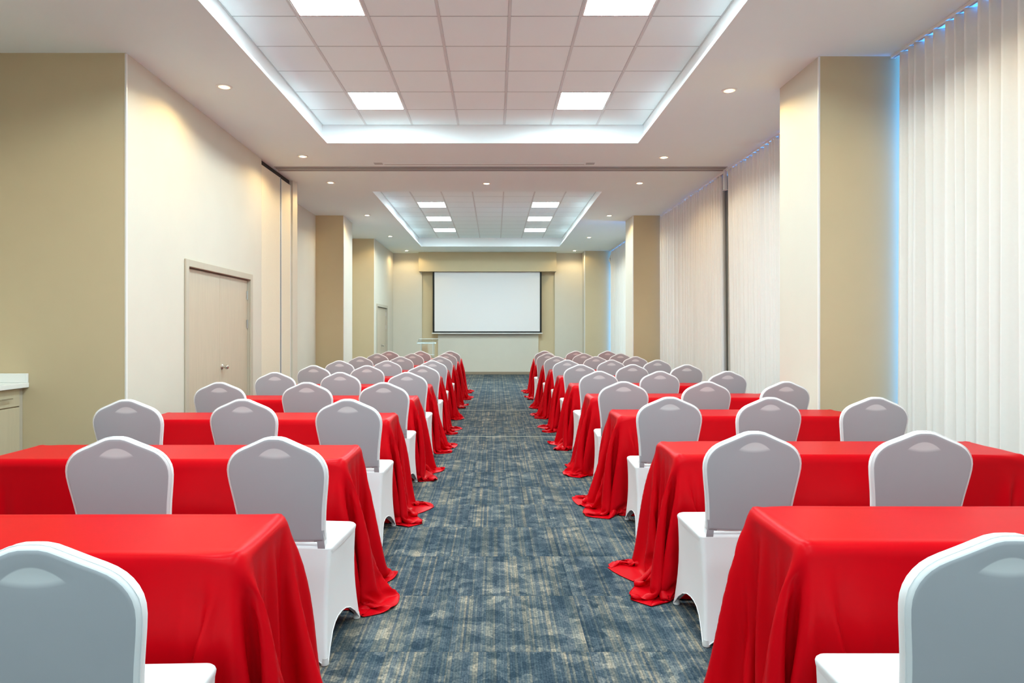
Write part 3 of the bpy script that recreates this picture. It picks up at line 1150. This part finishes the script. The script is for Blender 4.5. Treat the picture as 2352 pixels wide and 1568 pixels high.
YROW = {'L': [None, 1.365, 2.745, 4.25, 5.64, 6.98, 8.33, 9.62, 11.05, 12.5, 13.9], 'R': [None, 1.435, 2.895, 4.39, 5.74, 7.17, 8.56, 9.88, 11.15, 12.55, 14.0]}
rnd = random.Random(5)
first = True
YAW = {('L', 2, 1): -5, ('L', 2, 0): 3, ('R', 2, 1): -4, ('R', 2, 0): 1, ('L', 1, 0): 2, ('R', 1, 0): 0, ('L', 4, 0): 5, ('R', 3, 0): -2, ('R', 3, 2): -4, ('L', 3, 0): 4}
for side, tab in (('L', LCH), ('R', RCH)):
    for row, cs in tab.items():
        for i, (u, vv) in enumerate(cs):
            y = YROW[side][row] + rnd.uniform(-.015, .015)
            x = (u - VPX) / F_PX * y
            if side == 'L':
                pos = len(cs) - 1 - i
            else:
                pos = i
            if row == 1:
                where = 'cut off by the bottom edge of the photo'
            elif row == 2:
                where = ['nearest the aisle', 'second from the aisle'][pos]
            else:
                where = ['nearest the aisle', 'in the middle', 'farthest from the aisle'][pos]
            bank = 'left' if side == 'L' else 'right'
            if row == 1:
                lab = 'white covered chair %s, %s of the aisle' % (where, bank)
            else:
                lab = 'white covered chair %s, %s row from the camera, %s of the aisle' % (where, ORD[row - 1], bank)
            c = proto if first else copy_tree(proto)
            first = False
            c.location = (x, y, 0)
            c.rotation_euler = (0, 0, math.radians(YAW.get((side, row, i), rnd.uniform(-3, 3))))
            c['label'] = lab
            c['category'] = 'chair'
            c['group'] = 'white covered chairs %s of the aisle' % bank


# ---- tablecloths: a small cloth solver drapes each one over its table
TLX, TWY, TZ = 1.85, 0.46, 0.745


def drape(seed, ox, oy, rot, ov_end, ov_side, T=3.5, sub=1/720.0, sp=0.030, shear=0.03, bend=0.01, rnd_w=1.0, ffr=0.98, dmp=4.0):
    rs = np.random.RandomState(seed)
    L, W = TLX + 2 * ov_end, TWY + 2 * ov_side
    nx, ny = int(round(L / sp)) + 1, int(round(W / sp)) + 1
    gx, gy = np.meshgrid(np.linspace(-L / 2, L / 2, nx), np.linspace(-W / 2, W / 2, ny), indexing='ij')
    dx, dy = L / (nx - 1), W / (ny - 1)
    dd = math.hypot(dx, dy)
    c, s = math.cos(rot), math.sin(rot)
    # the cloth's corners are cut round
    a = np.maximum(np.abs(gx) - TLX / 2, 0) / ov_end
    b = np.maximum(np.abs(gy) - TWY / 2, 0) / ov_side
    k = 1 + rnd_w * (np.maximum(a, b) / (np.hypot(a, b) + 1e-9) - 1) * np.minimum(1, (np.hypot(a, b)))
    gx = np.where(a * b > 0, np.sign(gx) * (TLX / 2 + a * k * ov_end), gx)
    gy = np.where(a * b > 0, np.sign(gy) * (TWY / 2 + b * k * ov_side), gy)
    X = np.stack([gx * c - gy * s + ox, gx * s + gy * c + oy, np.full_like(gx, TZ + 0.004)], 0)
    G = np.stack([gx, gy], 0)

    def rest(A, B):
        return np.sqrt(((B - A) ** 2).sum(0))
    C = []
    for o in (0, 1):
        C.append(((slice(None), slice(o, nx - 1, 2)), (slice(None), slice(o + 1, nx, 2)), 1.0))
        C.append(((slice(None), slice(None), slice(o, ny - 1, 2)), (slice(None), slice(None), slice(o + 1, ny, 2)), 1.0))
        C.append(((slice(None), slice(o, nx - 1, 2), slice(0, ny - 1)), (slice(None), slice(o + 1, nx, 2), slice(1, ny)), shear))
        C.append(((slice(None), slice(o, nx - 1, 2), slice(1, ny)), (slice(None), slice(o + 1, nx, 2), slice(0, ny - 1)), shear))
    C = [(p, q, rest(G[p], G[q]), w) for p, q, w in C]
    D = []
    for o in range(4):
        p, q = (slice(None), slice(o, nx - 2, 4)), (slice(None), slice(o + 2, nx, 4))
        D.append((p, q, rest(G[p], G[q])))
        p, q = (slice(None), slice(None), slice(o, ny - 2, 4)), (slice(None), slice(None), slice(o + 2, ny, 4))
        D.append((p, q, rest(G[p], G[q])))
    out = np.maximum(np.maximum(np.abs(gx) - TLX / 2, np.abs(gy) - TWY / 2), 0)
    for _ in range(5):
        kx, ky, ph = rs.uniform(-7, 7), rs.uniform(-7, 7), rs.uniform(0, 6.28)
        X[2] += np.minimum(out, .2) * 0.05 * (1 + np.sin(kx * gx + ky * gy + ph))
    V = np.zeros_like(X)
    hx, hy, r = TLX / 2, TWY / 2, 0.015
    def con(A, B, d, k):
        D = B - A
        l = np.sqrt(D[0] * D[0] + D[1] * D[1] + D[2] * D[2])
        D *= (1 - d / l) * (0.5 * k)
        A += D
        B -= D
    def conb(A, B, d, k):
        D = B - A
        l = np.sqrt(D[0] * D[0] + D[1] * D[1] + D[2] * D[2]) + 1e-9
        D *= np.minimum(1 - d / l, 0) * (0.5 * k)
        A += D
        B -= D
    n = int(T / sub)
    for st in range(n):
        t = st / n
        damp = dmp if t < .7 else 8.0
        V *= 1 - damp * sub
        V[2] -= 9.8 * sub
        X0 = X.copy()
        X += V * sub
        for p, q, l, w in C:
            con(X[p], X[q], l, w)
        if st % 2 == 0:
            for p, q, l in D:
                conb(X[p], X[q], l, bend)
        qx, qy, qz = np.abs(X[0]) - (hx - r), np.abs(X[1]) - (hy - r), X[2] - (TZ - r)
        m = np.maximum(np.maximum(qx, qy), qz)
        mx, my, mz = np.maximum(qx, 0), np.maximum(qy, 0), np.maximum(qz, 0)
        ln = np.sqrt(mx * mx + my * my + mz * mz) + 1e-9
        dist = ln - r
        hit = (m > 0) & (dist < 0)
        f = np.where(hit, -dist / ln, 0)
        X[0] += np.sign(X[0]) * mx * f
        X[1] += np.sign(X[1]) * my * f
        X[2] += mz * f
        deep = m <= 0
        X[2] = np.where(deep & (qz >= qx) & (qz >= qy), TZ, X[2])
        X[0] = np.where(deep & (qx > qz) & (qx >= qy), np.sign(X[0]) * hx, X[0])
        X[1] = np.where(deep & (qy > qz) & (qy > qx), np.sign(X[1]) * hy, X[1])
        # the covered chairs that stand against the near side keep the cloth out
        if t > 0.3:
            front = -0.262 - 0.5 * max(0.0, 1 - (t - 0.3) / 0.35)
            for cxs in (-0.725, 0.725):
                inside = (np.abs(X[0] - cxs) < 0.228) & (X[1] < front) & (X[2] < 0.49)
                X[1] = np.where(inside, np.minimum(front, X[1] + 0.004), X[1])
        if t > 0.3:
            lim = 0.8 * max(0.0, 1 - (t - 0.3) / 0.35)
            X[0] = np.where(X[0] < -TLX / 2 - 0.06 - lim, np.minimum(-TLX / 2 - 0.06 - lim, X[0] + 0.004), X[0])
            X[1] = np.where(X[1] > TWY / 2 + 0.075 + lim, np.maximum(TWY / 2 + 0.075 + lim, X[1] - 0.004), X[1])
        fl = X[2] < 0.005
        X[2] = np.where(fl, 0.005, X[2])
        top = hit & (mz > 0.5 * r)
        fr = np.where(top, 0.6, np.where(fl, ffr, np.where(hit, .95, 1.0)))
        X[0] = X0[0] + (X[0] - X0[0]) * fr
        X[1] = X0[1] + (X[1] - X0[1]) * fr
        V = (X - X0) / sub
    return np.moveaxis(X, 0, -1)


def cloth_mesh(X):
    nx, ny = X.shape[:2]
    # bicubic refinement of the grid: twice as fine in both directions

    def refine(A):
        n = A.shape[0]
        P = np.concatenate([2 * A[:1] - A[1:2], A, 2 * A[-1:] - A[-2:-1]], 0)
        mid = (-P[:-3] + 9 * P[1:-2] + 9 * P[2:-1] - P[3:]) / 16
        R = np.empty((2 * n - 1,) + A.shape[1:])
        R[0::2] = A
        R[1::2] = mid
        return R
    R = refine(X)
    R = np.swapaxes(refine(np.swapaxes(R, 0, 1)), 0, 1)
    R[..., 2] = np.maximum(R[..., 2], 0.004)
    nx, ny = R.shape[:2]
    idx = np.arange(nx * ny).reshape(nx, ny)
    q = np.stack([idx[:-1, :-1], idx[1:, :-1], idx[1:, 1:], idx[:-1, 1:]], -1).reshape(-1, 4)
    me = bpy.data.meshes.new('tablecloth')
    me.from_pydata(R.reshape(-1, 3).tolist(), [], q.tolist())
    me.materials.append(M['red'])
    me.polygons.foreach_set('use_smooth', [True] * len(me.polygons))
    me.update()
    loop = [R[i, 0] for i in range(0, nx, 2)] + [R[-1, j] for j in range(2, ny, 2)] + [R[i, -1] for i in range(nx - 3, -1, -2)] + [R[0, j] for j in range(ny - 3, 0, -2)]
    hm = MB().tube([tuple(p) for p in loop], 0.0028, 4, True)
    return me, hm.me('hem', M['red'], True)


SIM = [drape(1, .02, 0, .008, .765, .75, shear=.05, bend=.002, rnd_w=.92), drape(2, -.015, -.008, -.01, .745, .745, shear=.035, bend=.0015, rnd_w=1.15),
       drape(3, 0, .005, .01, .75, .745, shear=.035, bend=.001, rnd_w=.98), drape(4, .01, -.005, -.005, .748, .742, shear=.04, bend=.002, rnd_w=1.12)]
VAR = [cloth_mesh(x) for x in SIM] + [cloth_mesh(x[::-1] * np.array([-1, 1, 1])) for x in SIM]
# far edge y of each table and its aisle-end x
LT = [(2.38, -.735), (3.81, -.757), (5.29, -.765), (6.66, -.755), (8.06, -.752), (9.42, -.74), (10.87, -.74), (12.35, -.738), (13.80, -.74), (15.2, -.75)]
RT = [(2.49, .935), (3.93, .945), (5.49, .935), (6.86, .92), (8.22, .90), (9.59, .885), (11.0, .88), (12.35, .865), (13.85, .86), (15.2, .864)]
PICK = {'L': [0, 1, 2, 3, 0, 2, 1, 3, 0, 2], 'R': [7, 6, 4, 5, 7, 6, 4, 5, 7, 6]}
for side, tab in (('L', LT), ('R', RT)):
    for i, (yf, xe) in enumerate(tab):
        cx = xe - TLX / 2 if side == 'L' else xe + TLX / 2
        cme, hme = VAR[PICK[side][i]]
        o = link('tablecloth', cme)
        o.location = (cx, yf - TWY / 2, 0)
        o.rotation_euler = (0, 0, {('L', 0): .012, ('L', 1): .003, ('R', 0): 0.0}.get((side, i), rnd.uniform(-.006, .006)))
        bank = 'left' if side == 'L' else 'right'
        tag(o, 'red satin tablecloth draped to the carpet, %s table from the camera, %s of the aisle' % (ORD[i], bank), 'tablecloth', 'red tablecloths %s of the aisle' % bank)
        link('hem', hme, o)

# window portals help the daylight find its way in
for (y0, y1) in BAYS:
    ld = bpy.data.lights.new('window_portal', 'AREA')
    ld.shape = 'RECTANGLE'
    ld.size, ld.size_y = (y1 - y0), 3.5
    ld.cycles.is_portal = True
    o = bpy.data.objects.new('window_portal', ld)
    COL.objects.link(o)
    o.location = (XR + 0.13, (y0 + y1) / 2, 1.87)
    o.rotation_euler = (PI / 2, 0, PI / 2)
